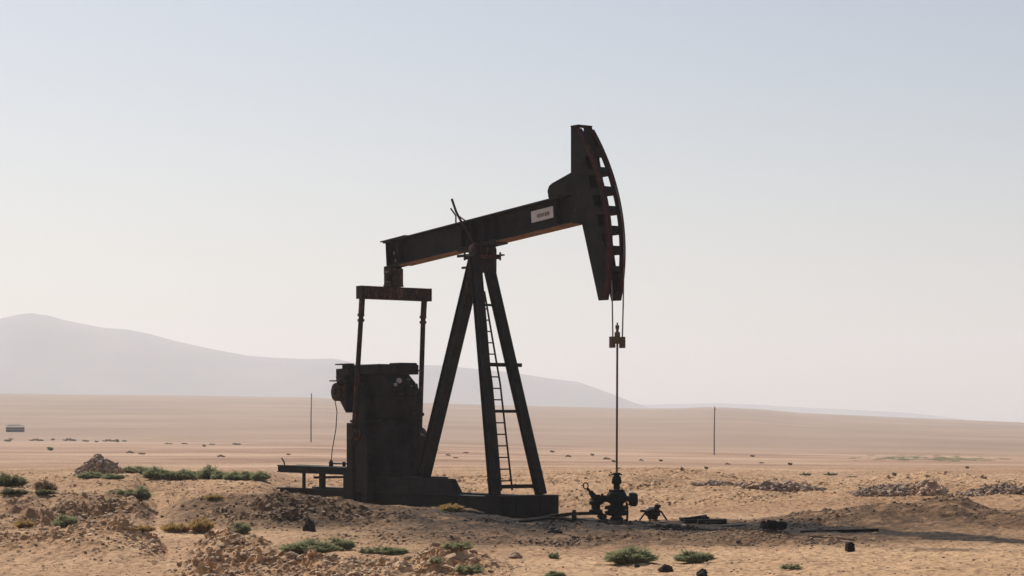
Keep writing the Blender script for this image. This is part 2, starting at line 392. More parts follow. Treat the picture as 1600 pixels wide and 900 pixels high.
# ---------------------------------------------------------------- mountains in the haze
def mountain(name, Y0, depth, pts, jag, seed):
    ps = np.linspace(pts[0][0], pts[-1][0], 420); rows = I(ps, [p[0] for p in pts], [p[1] for p in pts])
    vs, fs = [], []; nr = 27
    base = -70.0
    for j in range(nr):
        t = j / (nr - 1) * 2 - 1                      # -1 front foot, 0 crest, 1 back foot
        Yj = Y0 + t * depth
        X = (ps - 800) / F * Y0
        crest = EYE + (HZ - rows) * Y0 / F
        prof = (1 - abs(t)) ** 1.25
        z = base + (crest - base) * prof
        z = z + jag * fbm(X * .004 + t * 2.2, np.full_like(X, t * 3.1), 5, seed, .55) * (.12 + prof) * (1 if abs(t) > .3 else abs(t) * 3)
        vs += [(float(x), float(Yj), float(h)) for x, h in zip(X, z)]
    n = len(ps)
    for j in range(nr - 1):
        for i in range(n - 1): fs.append((j * n + i, j * n + i + 1, (j + 1) * n + i + 1, (j + 1) * n + i))
    me = bpy.data.meshes.new(name); me.from_pydata(vs, [], fs); me.update()
    for p in me.polygons: p.use_smooth = True
    mt, nn, b = new_mat('bare_mountain_rock'); v = coords(nn)
    nn.links.new(ramp(nn, noise(nn, .006, 6, .65, v), [(.3, (.10, .095, .10)), (.7, (.19, .165, .155))]), b.inputs['Base Color'])
    b.inputs['Roughness'].default_value = 1.0
    me.materials.append(mt)
    o = bpy.data.objects.new(name, me); COL.objects.link(o); tag(o, kind='structure')
mountain('mountain', 4300, 900, [(-900, 560), (-500, 540), (-250, 525), (-60, 508), (0, 498), (25, 492), (47, 489), (75, 493), (100, 500), (130, 506), (160, 512),
         (200, 515), (235, 522), (275, 533), (320, 543), (350, 549), (390, 556), (430, 559), (480, 561), (520, 560), (560, 568), (600, 572), (650, 570), (690, 571),
         (740, 576), (800, 582), (850, 590), (880, 594), (905, 597), (930, 606), (960, 617), (985, 627), (1010, 636), (1060, 655), (1150, 680)], 22, 71)
mountain('low_hills', 5600, 700, [(500, 660), (800, 640), (950, 634), (1010, 632), (1060, 631), (1130, 630), (1180, 632), (1240, 636), (1330, 640), (1420, 645), (1500, 654), (1560, 668), (1700, 690)], 10, 81)

# ---------------------------------------------------------------- haze
def build_haze():
    o = MB().box((0, 3900, 80), (7600, 8200, 460)).build('haze', bpy.data.materials.new('dusty_air'))
    m = o.data.materials[0]; m.use_nodes = True; n = m.node_tree; n.nodes.clear()
    v = n.nodes.new('ShaderNodeVolumePrincipled'); oo = n.nodes.new('ShaderNodeOutputMaterial')
    v.inputs['Density'].default_value = HAZE_DENSITY; v.inputs['Color'].default_value = (.87, .875, .915, 1)
    v.inputs['Anisotropy'].default_value = .2
    n.links.new(v.outputs[0], oo.inputs['Volume']); tag(o, kind='stuff')
build_haze()

# ---------------------------------------------------------------- the pumpjack
# local frame: +x along the beam towards the well, +y away to the far side, z up, origin under the saddle bearing
PJ = empty('pumpjack', (-.897, 60.0, 0), math.atan2(-.8, .6))
tag(PJ, 'black weathered oil pumpjack with raised horsehead over the wellhead', 'pumpjack')
def pj(mb, name, mat, parent=PJ, bevel=.008, smooth=False): return mb.build(name, M[mat], parent, bevel, smooth)

# skid and base
for t in (-.62, .62):
    pj(MB().ibeam((-9.3, t, .24), (1.55, t, .24), .26, .62, .05, .04), 'skid_beam', 'black')
fb = MB().box((1.9, .02, .29), (.62, 1.98, .56)); fb.box((1.9, .02, .02), (.8, 2.1, .1))
for t in (-.8, -.4, 0, .4, .8): fb.box((2.225, t, .29), (.03, .06, .46))
pj(fb, 'front_base_block', 'black_oil')
dk = MB().prism([(-5.6, .555), (.02, .555), (-.32, .97), (-5.6, .97)], -.72, -.66)
dk.box((-3.95, -.02, .95), (3.3, 1.28, .04)); dk.box((-1.36, -.59, .95), (1.88, .14, .04)); dk.bar((.02, -.60, .57), (-.32, -.60, .96), .13, .03)
dk.box((-2.32, -.02, .75), (.03, 1.28, .38))
dk.box((-2.0, -.735, .73), (.36, .02, .04)); dk.box((-3.6, -.735, .80), (2.6, .02, .03))
pj(dk, 'skid_deck', 'black')
for s in (-8.6, -6.6, -4.6, -2.6, -.6): pj(MB().box((s, 0, .2), (.2, 1.0, .3)), 'skid_crossmember', 'black')

# samson post
pj(MB().ibeam((1.86, -.83, .57), (.32, -.35, 6.95), .24, .24, .035, .04, up=(1, 0, .2)).bar((1.85, -.82, .57), (.31, -.345, 6.95), .15, .15, up=(1, 0, .2)), 'post_leg', 'black')
pj(MB().ibeam((1.86, .69, .57), (.32, .02, 6.95), .24, .24, .035, .04, up=(1, 0, .2)).bar((1.85, .68, .57), (.31, .02, 6.95), .15, .15, up=(1, 0, .2)), 'post_leg', 'black')
pj(MB().ibeam((-2.58, -.03, .97), (.06, -.15, 6.85), .30, .30, .035, .05, up=(1, 0, .4)).bar((-2.57, -.03, .97), (.06, -.15, 6.85), .21, .19, up=(1, 0, .4)), 'post_leg', 'black')
cap = MB().box((.18, 0, 6.92), (.72, .66, .10)); cap.box((.18, 0, 6.76), (.52, .56, .26)); cap.box((.3, 0, 6.58), (.36, .5, .14))
for s, t in ((-.12, -.38), (.46, -.38), (-.12, .38), (.46, .38)): cap.lathe((s, t, 6.84), [(0, .03), (.22, .03)], 8)
cap.box((-.42, -.22, 6.99), (.5, .06, .07)); cap.box((-.3, -.25, 6.66), (.22, .07, .06)); cap.box((.55, .3, 6.97), (.3, .12, .04))
cap_o = pj(cap, 'post_cap', 'brown')
bea = MB().lathe((.18, -.36, 7.11), [(0, .15), (.05, .17), (.67, .17), (.72, .15)], 18, 'y'); bea.box((.18, -.2, 7.05), (.44, .22, .16)); bea.box((.18, .2, 7.05), (.44, .22, .16))
pj(bea, 'saddle_bearing', 'brown', cap_o, .006, True)

def leg_line(t_foot, t_top, z, off=0.0):
    k = (z - .57) / (6.95 - .57); return Vector((1.86 + (.32 - 1.86) * k + off, t_foot + (t_top - t_foot) * k, z))
for z, w_, ext, a in ((5.62, .06, 0, -.05), (4.02, .10, .42, -.12), (2.78, .08, 0, -.1), (.80, .10, 0, -.1)):
    p, q = leg_line(-.83, -.35, z, a), leg_line(.69, .02, z, a); q = q + (q - p).normalized() * ext
    pj(MB().bar(p, q, w_, w_), 'cross_brace', 'black')
# ladder hung behind the near leg
lad = MB()
def lad_pt(side, z):
    k = (z - .72) / (6.0 - .72); c = Vector((1.70 + (.28 - 1.70) * k, float(I(z, [.7, 1.05, 3.5, 5.2, 6], [-.33, -.30, -.12, -.11, -.11])), z)); return c + Vector((0, side * (.18 - .085 * k), 0))
for sd_ in (-1, 1): [lad.bar(lad_pt(sd_, a_), lad_pt(sd_, b_), .045, .03, up=(0, 1, 0)) for a_, b_ in ((.70, 3.5), (3.5, 6.0))]
lad_o = pj(lad, 'ladder', 'black', bevel=0)
for k in range(16):
    z = .95 + k * .305
    pj(MB().tube([lad_pt(-1, z), lad_pt(1, z)], .018, 8), 'rung', 'black', lad_o, 0)

# walking beam, inclined along its length
A0, A1 = Vector((-4.33, 0, 7.25)), Vector((4.62, 0, 7.955))
bd = (A1 - A0).normalized(); bn = Vector((-bd.z, 0, bd.x))
def on_beam(s, h=0.0, t=0.0):
    k = (s - A0.x) / bd.x; p = A0 + bd * k + bn * h; return Vector((p.x, t, p.z))
wb = MB().ibeam(A0, A1, .42, .76, .05, .05)
for s in (-4.2, -3.6, -.55, -.1, .45, .9, 3.62):
    for sg in (-1, 1):
        p, q = on_beam(s, -.33, sg * .115), on_beam(s, .33, sg * .115); wb.bar(p, q, .03, .17, up=(0, 1, 0))
wb.bar(on_beam(-.7, -.41), on_beam(1.0, -.41), .44, .05)
wb.bar(on_beam(-4.45, .395), on_beam(-3.2, .395), .46, .03)
wb_o = pj(wb, 'walking_beam', 'black')
pj(MB().bar(on_beam(-3.55, -.392), on_beam(-.75, -.392), .43, .02).bar(on_beam(1.05, -.392), on_beam(4.25, -.392), .43, .02), 'flange_underside', 'bounce_dust', wb_o, 0)
for s, h in ((-4.0, .02), (-3.95, -.2)): pj(MB().lathe(on_beam(s, h, -.06), [(0, .05), (.025, .05)], 10, 'y'), 'bolt_head', 'steel', wb_o, 0)
np_ = MB().bar(on_beam(2.43, .045, -.060), on_beam(3.36, .045, -.060), .03, .30)
npo = pj(np_, 'name_plate', 'plate', bevel=.004); npo['label'] = 'small white name plate with worn dark lettering'
for pp, w_ in ((2.68, .07), (2.78, .05), (2.865, .06), (2.95, .035), (3.02, .06), (3.105, .05), (3.17, .03)):
    pj(MB().bar(on_beam(pp, .045 - .01, -.078), on_beam(pp + w_, .045 - .01, -.078), .008, .085 + .02 * ((pp * 100) % 3 - 1)), 'letter', 'letter', npo, 0)
pj(MB().tube([on_beam(.12, -.36, -.24), on_beam(-.2, .1, -.25), on_beam(-.45, .40, -.26), on_beam(-.62, .66, -.27), on_beam(-.80, 1.03, -.26)], .033, 8), 'bent_rod', 'brown', bevel=0)
pj(MB().tube([on_beam(-.75, .36, -.2), on_beam(-.68, .56, -.24), on_beam(-.82, .78, -.3)], .022, 8), 'bent_rod', 'brown', bevel=0)
pj(MB().tube([on_beam(-.25, .36, -.25), on_beam(-.52, .52, -.25), on_beam(-.62, .66, -.27)], .02, 8), 'bent_rod', 'brown', bevel=0)

# horsehead
CX, CZ, R = .22, 6.95, 5.66
ARCP = np.polyfit([9.95, 9.6, 9.28, 8.81, 8.3, 7.5, 6.6, 6.0, 5.52], [4.60, 4.86, 5.07, 5.36, 5.58, 5.80, 5.87, 5.82, 5.70], 4)
def arc(z): return float(np.polyval(ARCP, z))
hh = MB()
hh.bar((4.40, 0, 7.55), (4.40, 0, 9.7), .36, .05, up=(1, 0, 0)); hh.bar((4.70, 0, 7.56), (5.25, 0, 5.95), .36, .05, up=(1, 0, 0)); hh.bar((4.60, 0, 9.75), (5.0, 0, 9.2), .36, .04, up=(1, 0, 0)); hh.bar((5.66, 0, 6.3), (5.56, 0, 5.75), .36, .04, up=(1, 0, 0))
hh.box((4.62, 0, 8.0), (.5, .36, .5))
hh_o = pj(hh, 'horse_head', 'black')
zt_, zb_ = 9.90, 5.52
for t in (-.225, .185):
    zs = np.linspace(zb_, zt_, 34); lo_ = 6.75 if t < 0 else 6.05
    def inner(z):
        k = math.sin(math.pi * min(max((z - lo_) / (9.35 - lo_), 0), 1)) ** .5
        return arc(z) - .10 - .40 * k
    poly = [(float(inner(z)), float(z)) for z in zs]
    poly = poly[:-1] + [(arc(9.86) - .04, 9.86), (4.58, 9.97), (4.28, 9.97), (4.28, 7.55), (4.73, 7.48), (5.39, zb_)]
    sp_ = pj(MB().prism(poly, t, t + .035), 'side_plate', 'black', hh_o, 0)
    rim = MB(); zz = np.linspace(zb_, 9.9, 40)
    for a, b in zip(zz[:-1], zz[1:]):
        rim.add([(arc(a) - .13, t - .03, a), (arc(a), t - .03, a), (arc(b), t - .03, b), (arc(b) - .13, t - .03, b),
                 (arc(a) - .13, t + .07, a), (arc(a), t + .07, a), (arc(b), t + .07, b), (arc(b) - .13, t + .07, b)],
                [(0, 1, 2, 3), (7, 6, 5, 4), (1, 0, 4, 5), (2, 1, 5, 6), (3, 2, 6, 7), (0, 3, 7, 4)])
    pj(rim, 'rim', 'red', hh_o, 0)
    for z in np.arange(6.25, 9.4, .5):
        pj(MB().box(((inner(z) + arc(z)) / 2 - .05, t + .018, z), (arc(z) - inner(z) + .02, .05, .18)), 'spoke', 'black', hh_o, 0)
for z in np.arange(6.25, 9.4, .5):
    z = float(z)
    pj(MB().bar((arc(z) - .13, -.19, z + .02), (arc(z) - .13, .185, z + .02), .16, .16, up=(1, 0, .35)), 'crossbar', 'black', hh_o, 0)
pj(MB().box((4.43, 0, 9.985), (.32, .46, .03)), 'top_plate', 'red', hh_o, 0)
pj(MB().prism([(3.30, 8.24), (3.26, 8.44), (3.32, 8.56), (3.44, 8.62), (4.29, 8.84), (4.29, 8.26)], -.20, .20), 'head_bracket', 'black', bevel=.02)

# bridle, carrier bar and polished rod
WS = 5.83
for t in (-.14, .185):
    pts = ([(arc(z) + .015, t, z) for z in np.linspace(8.4, 6.95, 10)] + [(5.885, t, 6.5)] if t > 0 else [(5.80, t, 6.0)]) + [ (WS + (.03 if t > 0 else 0), t, 5.4), (WS + .01, t * .95, 4.6)]
    pj(MB().tube(pts, .018, 8), 'bridle_cable', 'steel', bevel=0)
cb = MB().box((WS, .02, 4.52), (.15, .40, .17)); cb.box((WS, -.14, 4.47), (.16, .09, .28)); cb.box((WS, .18, 4.47), (.16, .09, .28))
cb_o = pj(cb, 'carrier_bar', 'ochre', bevel=.01)
pj(MB().lathe((WS, .02, 4.6), [(0, .07), (.12, .07), (.13, .035), (.2, .035), (.21, .05), (.29, .05), (.3, .02), (.36, .02)], 12), 'rod_clamp', 'ochre', cb_o, 0, True)
pj(MB().tube([(WS, .02, 4.46), (WS, .0, 1.1)], .027, 10), 'polished_rod', 'rodred', bevel=0)

# equalizer and pitmans
ES = -4.12
eb = MB().box((ES - .03, 0, 6.79), (.40, .38, .20)); eb.lathe((ES - .02, -.24, 6.65), [(0, .10), (.48, .10)], 16, 'y')
eb.box((ES + .22, 0, 6.62), (.14, .30, .46)); eb.box((ES - .22, 0, 6.62), (.12, .30, .40)); eb.box((ES, -.21, 6.70), (.26, .06, .14))
pj(eb, 'tail_bearing', 'brown', bevel=.02)
eq = MB().ibeam((ES, -1.14, 6.15), (ES, 1.20, 6.15), .30, .36, .04, .20); eq.box((ES, -1.15, 6.15), (.32, .03, .37)); eq.box((ES, 1.21, 6.15), (.32, .03, .37))
eq.prism([(ES - .22, 6.34), (ES + .22, 6.34), (ES + .12, 6.50), (ES - .12, 6.50)], -.22, .22); eq.box((ES + .16, .05, 6.15), (.02, .6, .30))
pj(eq, 'equalizer_beam', 'brown', bevel=.012)
PINS, PINZ, SHZ, SHS = -4.45, 2.15, 3.35, -4.45
for sg in (-1, 1):
    t0, t1 = 1.06 * sg, 1.13 * sg
    pm = MB().tube([(ES, t0, 5.97), (ES - .05, t0, 5.5)], .085, 12); pm.tube([(ES - .05, t0, 5.5), (PINS, t1, PINZ)], .072, 12)
    pm_o = pj(pm, 'pitman_arm', 'brown', bevel=0, smooth=True)
    for z in (5.48, 5.33): pj(MB().lathe((ES - .06, t0, z), [(0, .10), (.07, .10)], 12), 'collar', 'brown', pm_o, 0)
    pj(MB().lathe((PINS, t1 - .13 * 1, PINZ), [(0, .17), (.05, .2), (.21, .2), (.26, .17)], 16, 'y'), 'crank_pin_bearing', 'brown', pm_o, 0, True)
    ta = .84 * sg
    ck = MB().prism([(SHS - .28, SHZ - .1), (SHS - .2, SHZ + .26), (SHS + .2, SHZ + .26), (SHS + .28, SHZ - .1), (SHS + .26, .5), (SHS - .26, .5)], ta - .09, ta + .09)
    ck_o = pj(ck, 'crank_arm', 'black', bevel=.015)
    pj(MB().lathe((SHS, ta - .14, SHZ), [(0, .2), (.28, .2)], 16, 'y'), 'crank_hub', 'black', ck_o, 0, True)
    for q in (-1, 1):
        cw = MB().prism([(SHS + q * .27, 2.3), (SHS + q * .50, 2.25), (SHS + q * .56, 1.2), (SHS + q * .52, .3), (SHS + q * .27, .22)], ta - .17, ta + .17) if q < 0 else \
             MB().prism([(SHS + .27, .22), (SHS + .50, .28), (SHS + .54, 1.1), (SHS + .5, 2.1), (SHS + .27, 2.2)], ta - .17, ta + .17)
        pj(cw, 'counterweight', 'black', ck_o, .02)

# gear reducer on its pedestal
pd = MB().prism([(-5.35, .97), (-3.35, .97), (-3.5, 2.5), (-5.3, 2.5)], -.66, .48)
for t in (-.42, -.1, .2): pd.box((-3.40, t, 1.7), (.08, .05, 1.3))
pj(pd, 'pedestal', 'black', bevel=.02)
gb = MB().prism([(-5.5, 3.0), (-5.15, 2.72), (-5.0, 2.5), (-3.75, 2.5), (-3.55, 2.7), (-3.38, 3.2), (-3.42, 3.62), (-3.75, 3.85), (-5.3, 3.85), (-5.62, 3.6)], -.62, .30)
gb.prism([(-5.0, 2.5), (-3.8, 2.5), (-3.6, 2.7), (-3.5, 3.1), (-3.9, 3.45), (-5.0, 3.45)], .28, .50)
gb.prism([(-5.42, 3.15), (-5.05, 2.75), (-5.0, 3.84), (-5.6, 3.84)], -1.02, -.60); gb.box((-4.4, -.08, 2.53), (1.7, 1.36, .08)); gb.box((-4.45, -.12, 3.2), (2.16, 1.2, .07))
for t in (-.3, .0, .2): gb.lathe((-3.42, t, 3.40), [(0, .14), (.08, .14), (.1, .09), (.16, .09)], 14, 'x')
gb.box((-3.40, .2, 2.72), (.1, .7, .1))
gb_o = pj(gb, 'gear_reducer', 'black', bevel=.03)
ld = MB().box((-4.55, -.17, 3.99), (1.86, 1.4, .28)); ld.box((-3.92, .20, 4.10), (.5, .62, .16)); ld.box((-5.2, -.95, 4.15), (.6, .3, .04)); ld.box((-5.2, -.9, 3.93), (.7, .26, .2))
pj(ld, 'reducer_cover', 'black', gb_o, .015)
for t, z, r in ((-.30, 3.66, .075), (-.42, 3.55, .05), (.12, 3.50, .035), (.02, 3.70, .04)):
    pj(MB().lathe((-3.43, t, z), [(0, r), (.07, r), (.09, r * .6)], 12, 'x'), 'inspection_plug', 'grey' if t < -.2 else 'steel', gb_o, 0, True)
bdm = MB().lathe((-5.30, -1.22, 3.36), [(0, .2), (.03, .26), (.36, .26), (.39, .2)], 24, 'y'); bdm.lathe((-5.30, -1.27, 3.36), [(0, .07), (.06, .09)], 12, 'y')
bdm.lathe((-5.30, -.85, 3.36), [(0, .12), (.3, .12)], 12, 'y')
pj(bdm, 'brake_drum', 'brown', gb_o, 0, True)
pj(MB().box((-5.3, -1.02, 3.68), (.56, .42, .035)), 'drum_cover', 'brown', gb_o, .005)
pj(MB().tube([(-3.75, .40, 3.98), (-4.1, 1.02, 3.96)], .022, 8), 'bracket_rod', 'black', bevel=0)
pj(MB().box((-5.12, -.68, 1.62), (.66, .10, 1.72)), 'belt_guard', 'black', bevel=.01)

# motor platform at the tail
pl = MB().ibeam((-9.35, -.62, 1.11), (-5.3, -.62, 1.09), .2, .22, .03, .05); pl.ibeam((-9.35, .06, 1.11), (-5.3, .06, 1.09), .2, .22, .03, .05)
pl.box((-9.33, -.28, 1.11), (.06, .8, .2)); pl.box((-7.3, -.28, 1.19), (3.9, .6, .03))
pl_o = pj(pl, 'motor_platform', 'black')
for s in (-7.95, -5.7):
    for t, w_ in ((-.62, .08), (.02, .15)): pj(MB().box((s, t, .76), (w_, w_, .5)), 'platform_leg', 'black', pl_o, .006)
pj(MB().bar((-7.9, -.3, .86), (-5.6, -.3, .92), .05, .07), 'platform_brace', 'brown', pl_o)
pj(MB().tube([(-9.05, -.62, 1.2), (-9.1, -.62, 1.32), (-9.22, -.62, 1.42)], .022, 8), 'lever', 'black', pl_o, 0)
pj(MB().tube([(-6.45, -.62, 1.30), (-5.4, -.62, 1.30)], .025, 8).lathe((-6.45, -.62, 1.2), [(0, .06), (.12, .07), (.2, .03)], 10).lathe((-5.75, -.62, 1.22), [(0, .05), (.14, .05)], 8), 'brake_linkage', 'black', pl_o, 0)
pj(MB().tube([(-5.42, -1.12, 3.12), (-5.45, -1.1, 2.5), (-5.9, -.9, 1.9), (-6.4, -.65, 1.32)] if False else [(-5.52, -1.08, 3.14), (-5.45, -1.05, 2.8), (-5.62, -.98, 2.3), (-6.1, -.8, 1.7), (-6.42, -.64, 1.33)], .013, 6), 'brake_cable', 'black', bevel=0)

# ---------------------------------------------------------------- wellhead
wx0, wy0 = -.897 + .6 * WS, 60 - .8 * WS
wz0 = ground_z(wx0, wy0)
WH = empty('wellhead', (wx0, wy0, wz0))
tag(WH, 'oily black wellhead with valves and stuffing box under the horsehead', 'wellhead')
def wh(mb, name, mat='black_oil', bevel=.006, smooth=True, parent=WH): return mb.build(name, M[mat], parent, bevel, smooth)
wh(MB().lathe((0, 0, -.1), [(0, .17), (.22, .17), (.24, .13), (.3, .13)], 18), 'casing_stub')
wh(MB().lathe((0, 0, .18), [(0, .2), (.02, .29), (.11, .30), (.12, .22), (.15, .22), (.16, .30), (.24, .29), (.26, .18)], 20), 'casing_flange')
wh(MB().lathe((0, 0, .42), [(0, .14), (.06, .17), (.10, .24), (.27, .25), (.33, .22), (.35, .20), (.36, .2), (.40, .2), (.41, .11)], 16), 'tubing_head')
sbx = wh(MB().lathe((0, 0, .82), [(0, .08), (.14, .08), (.15, .12), (.22, .125), (.33, .10), (.34, .07), (.37, .07), (.38, .10), (.42, .10), (.43, .05)], 14), 'stuffing_box')
wh(MB().tube([(-.14, 0, 1.2), (.14, 0, 1.2)], .018, 8), 'gland_bar', parent=sbx)
# left branch, choke and angled hand lever
la = MB().tube([(-.15, 0, .60), (-.52, -.02, .60)], .085, 12); la.lathe((-.36, -.01, .60), [(-.03, .13), (.03, .13)], 12, 'x')
wh(la, 'side_outlet')
cv = MB().lathe((-.52, -.02, .20), [(0, .10), (.04, .17), (.12, .17), (.14, .11), (.24, .11), (.26, .16), (.34, .16), (.36, .11), (.50, .11)], 14)
cvo = wh(cv, 'valve')
wh(MB().tube([(-.50, -.02, .56), (-.66, -.02, .78)], [.10, .06], 10).tube([(-.66, -.02, .78), (-.74, -.02, .86)], .035, 8), 'valve_stem', parent=cvo)
ring = [(-.77 + .06 * math.cos(a), -.02 + .05 * math.sin(a), .92 + .075 * math.sin(a)) for a in np.linspace(0, 2 * math.pi, 15)]
wh(MB().tube(ring, .018, 6, False), 'hand_lever', parent=cvo)
wh(MB().tube([(-.45, -.05, .22), (-.28, -.05, .10)], .09, 10), 'elbow')
ra = MB().tube([(.18, 0, .60), (.32, -.02, .60)], .07, 12); ra.lathe((.30, -.02, .58), [(0, .13), (.05, .17), (.18, .17), (.22, .12)], 16, 'x')
rvo = wh(ra, 'valve')
wh(MB().lathe((.36, -.06, .72), [(0, .06), (.03, .08), (.06, .04)], 10), 'valve_cap', 'grey', parent=rvo)
wh(MB().tube([(.24, -.1, .52), (.26, -.12, .25), (.25, -.12, -.05)], .03, 8), 'drain_pipe')
# flow line to the left with its stand
P0 = Vector((wx0, wy0, wz0))
fl = [P0 + Vector(p) for p in ((-.50, -.02, .24), (-.8, -.02, .235), (-1.15, -.02, .22), (-1.6, -.05, .17), (-2.0, -.1, .09), (-2.6, -.2, .03))]
flo = MB().tube(fl, .042, 10).build('flow_line', M['black_oil'], None, 0, True); tag(flo, 'black flow pipe running from the wellhead valve towards the pumpjack base', 'pipe')
fl2 = [P0 + Vector(p) for p in ((-1.0, -.3, .03), (-1.35, -.35, .11), (-1.7, -.3, .13), (-2.2, -.3, .06), (-2.9, -.35, .02))]
o = MB().tube(fl2, .035, 10).build('hose', M['black_oil'], None, 0, True); tag(o, 'thin black hose lying on the ground below the flow pipe', 'hose')
stp = P0 + Vector((-1.06, -.02, -.06))
o = MB().box(stp + Vector((0, 0, .12)), (.12, .12, .34)).box(stp + Vector((0, 0, .02)), (.26, .22, .05)).box(stp + Vector((0, 0, .275)), (.22, .14, .05)).lathe(stp + Vector((0, 0, .32)), [(0, .05), (.06, .05)], 8).build('pipe_stand', M['brown'], None, .008)
tag(o, 'short rusty stand holding up the flow pipe left of the wellhead', 'pipe stand')

# ---------------------------------------------------------------- scrap beside the well
def on_ground(px, py): return hit(px, py)
p = on_ground(1020, 813)
o = empty('valve_assembly', p); tag(o, 'squat oily valve on splayed legs just right of the wellhead', 'valve')
MB().lathe((0, 0, .02), [(0, .12), (.08, .14), (.10, .19), (.22, .2), (.28, .15)], 14).build('valve_body', M['black_oil'], o, .004, True)
MB().tube([(.02, 0, .22), (.13, 0, .36)], [.09, .06], 10).lathe((.12, 0, .32), [(0, .09), (.08, .07)], 10).build('bonnet', M['black_oil'], o, 0, True)
MB().lathe((-.06, -.02, .28), [(0, .10), (.06, .07)], 10).build('pale_cap', M['grey'], o, 0, True)
for a, b in (((-.17, 0, .22), (-.34, -.05, 0)), ((.2, 0, .24), (.36, -.05, 0)), ((0, -.16, .2), (-.1, -.28, 0))):
    MB().tube([a, b], .022, 8).build('leg', M['black_oil'], o, 0, True)
MB().tube([(-.32, .02, .24), (-.15, 0, .23)], .03, 8).build('side_outlet', M['black_oil'], o, 0, True)
p = on_ground(1083, 816)
o = MB().box(p + Vector((0, 0, .05)), (.56, .4, .05), .2).box(p + Vector((-.2, 0, .09)), (.2, .3, .06), .3).tube([p + Vector((-.3, -.1, .06)), p + Vector((.34, .05, .14))], .05, 8).lathe(p + Vector((.3, 0, .02)), [(0, .12), (.12, .1)], 10).build('scrap_metal', M['black_oil'], None, .01)
tag(o, 'flattened oily scrap metal heap on the ground, nearer the wellhead', 'scrap metal')
p = on_ground(1112, 819)
o = MB().tube([p + Vector((-.34, 0, .05)), p + Vector((.36, .1, .06))], .07, 10).box(p + Vector((.05, -.08, .03)), (.4, .12, .05), .1).build('pipe_offcut', M['black_oil'], None, .005)
tag(o, 'short black pipe offcut lying right of the flattened scrap metal', 'pipe')
p = on_ground(1216, 830)
o = empty('oil_drum', p, .25); tag(o, 'crushed black oil drum lying on its side in the oily ditch', 'drum')
MB().lathe((-.26, 0, .13), [(0, .11), (.02, .14), (.1, .12), (.15, .13), (.18, .125), (.25, .09), (.32, .115), (.44, .08)], 14, 'x').build('drum_body', M['black_oil'], o, .004, True)
MB().lathe((-.40, 0, .15), [(0, .09), (.08, .10)], 12, 'x').build('drum_lid', M['brown'], o, .004, True)
for a, b, r, lab in (((1250, 832), (1372, 831), .045, 'long black pipe lying in the oily ditch right of the crushed drum'),
                     ((1130, 823), (1205, 828), .05, 'short black pipe lying left of the crushed drum')):
    pa, pb = on_ground(*a), on_ground(*b); mid = (pa + pb) / 2; mid.z = ground_z(mid.x, mid.y) + .02
    o = MB().tube([pa + Vector((0, 0, .0)), mid, pb + Vector((0, 0, .03))], r, 10).build('ground_pipe', M['black_oil'], None, 0, True); tag(o, lab, 'pipe')
p = on_ground(1328, 862)
o = MB().box(p + Vector((0, 0, .07)), (.15, .15, .18), .3, .9).box(p + Vector((0, 0, .17)), (.10, .10, .03), .3).tube([p + Vector((-.07, -.08, .12)), p + Vector((.0, -.10, .19)), p + Vector((.07, -.08, .12))], .01, 6).build('canister', M['black_oil'], None, .01)
tag(o, 'small square black canister standing alone on the pale sand', 'canister')

# ---------------------------------------------------------------- rocks
ICO_T = (1 + 5 ** .5) / 2
ICO_V = np.array([(-1, ICO_T, 0), (1, ICO_T, 0), (-1, -ICO_T, 0), (1, -ICO_T, 0), (0, -1, ICO_T), (0, 1, ICO_T), (0, -1, -ICO_T), (0, 1, -ICO_T), (ICO_T, 0, -1), (ICO_T, 0, 1), (-ICO_T, 0, -1), (-ICO_T, 0, 1)]) / math.sqrt(1 + ICO_T ** 2)
ICO_F = np.array([(0, 11, 5), (0, 5, 1), (0, 1, 7), (0, 7, 10), (0, 10, 11), (1, 5, 9), (5, 11, 4), (11, 10, 2), (10, 7, 6), (7, 1, 8), (3, 9, 4), (3, 4, 2), (3, 2, 6), (3, 6, 8), (3, 8, 9), (4, 9, 5), (2, 4, 11), (6, 2, 10), (8, 6, 7), (9, 8, 1)])
def rock_field(name, pts, sizes, shades, mat, flat=.65, seed=1, local=(0, 0, 0)):
    r = np.random.default_rng(seed); n = len(pts)
    V = np.repeat(ICO_V[None], n, 0) * r.uniform(.6, 1.25, (n, 12, 1))
    V = V * r.uniform(.65, 1.35, (n, 1, 3)) * np.array([1, 1, flat])
    a = r.uniform(0, 2 * np.pi, n); b = r.uniform(-.6, .6, n)
    ca, sa, cb_, sb = np.cos(a)[:, None], np.sin(a)[:, None], np.cos(b)[:, None], np.sin(b)[:, None]
    x, y, z = V[..., 0], V[..., 1], V[..., 2]
    x, z = x * cb_ + z * sb, z * cb_ - x * sb
    x, y = x * ca - y * sa, x * sa + y * ca
    V = np.stack([x, y, z], -1) * sizes[:, None, None] + pts[:, None, :] - np.array(local)
    Fc = (ICO_F[None] + (np.arange(n) * 12)[:, None, None]).reshape(-1, 3)
    me = bpy.data.meshes.new(name)
    me.vertices.add(n * 12); me.vertices.foreach_set('co', V.astype(np.float32).ravel())
    me.loops.add(Fc.size); me.loops.foreach_set('vertex_index', Fc.astype(np.int32).ravel())
    me.polygons.add(len(Fc)); me.polygons.foreach_set('loop_start', np.arange(0, Fc.size, 3, dtype=np.int32)); me.update(calc_edges=True)
    me.polygons.foreach_set('use_smooth', np.zeros(len(Fc), dtype=bool))
    at = me.color_attributes.new('shade', 'FLOAT_COLOR', 'POINT')
    c = np.repeat(np.concatenate([shades, np.ones((n, 1))], 1)[:, None], 12, 1)
    at.data.foreach_set('color', c.astype(np.float32).ravel())
    me.materials.append(mat)
    o = bpy.data.objects.new(name, me); COL.objects.link(o); o.location = local
    return o
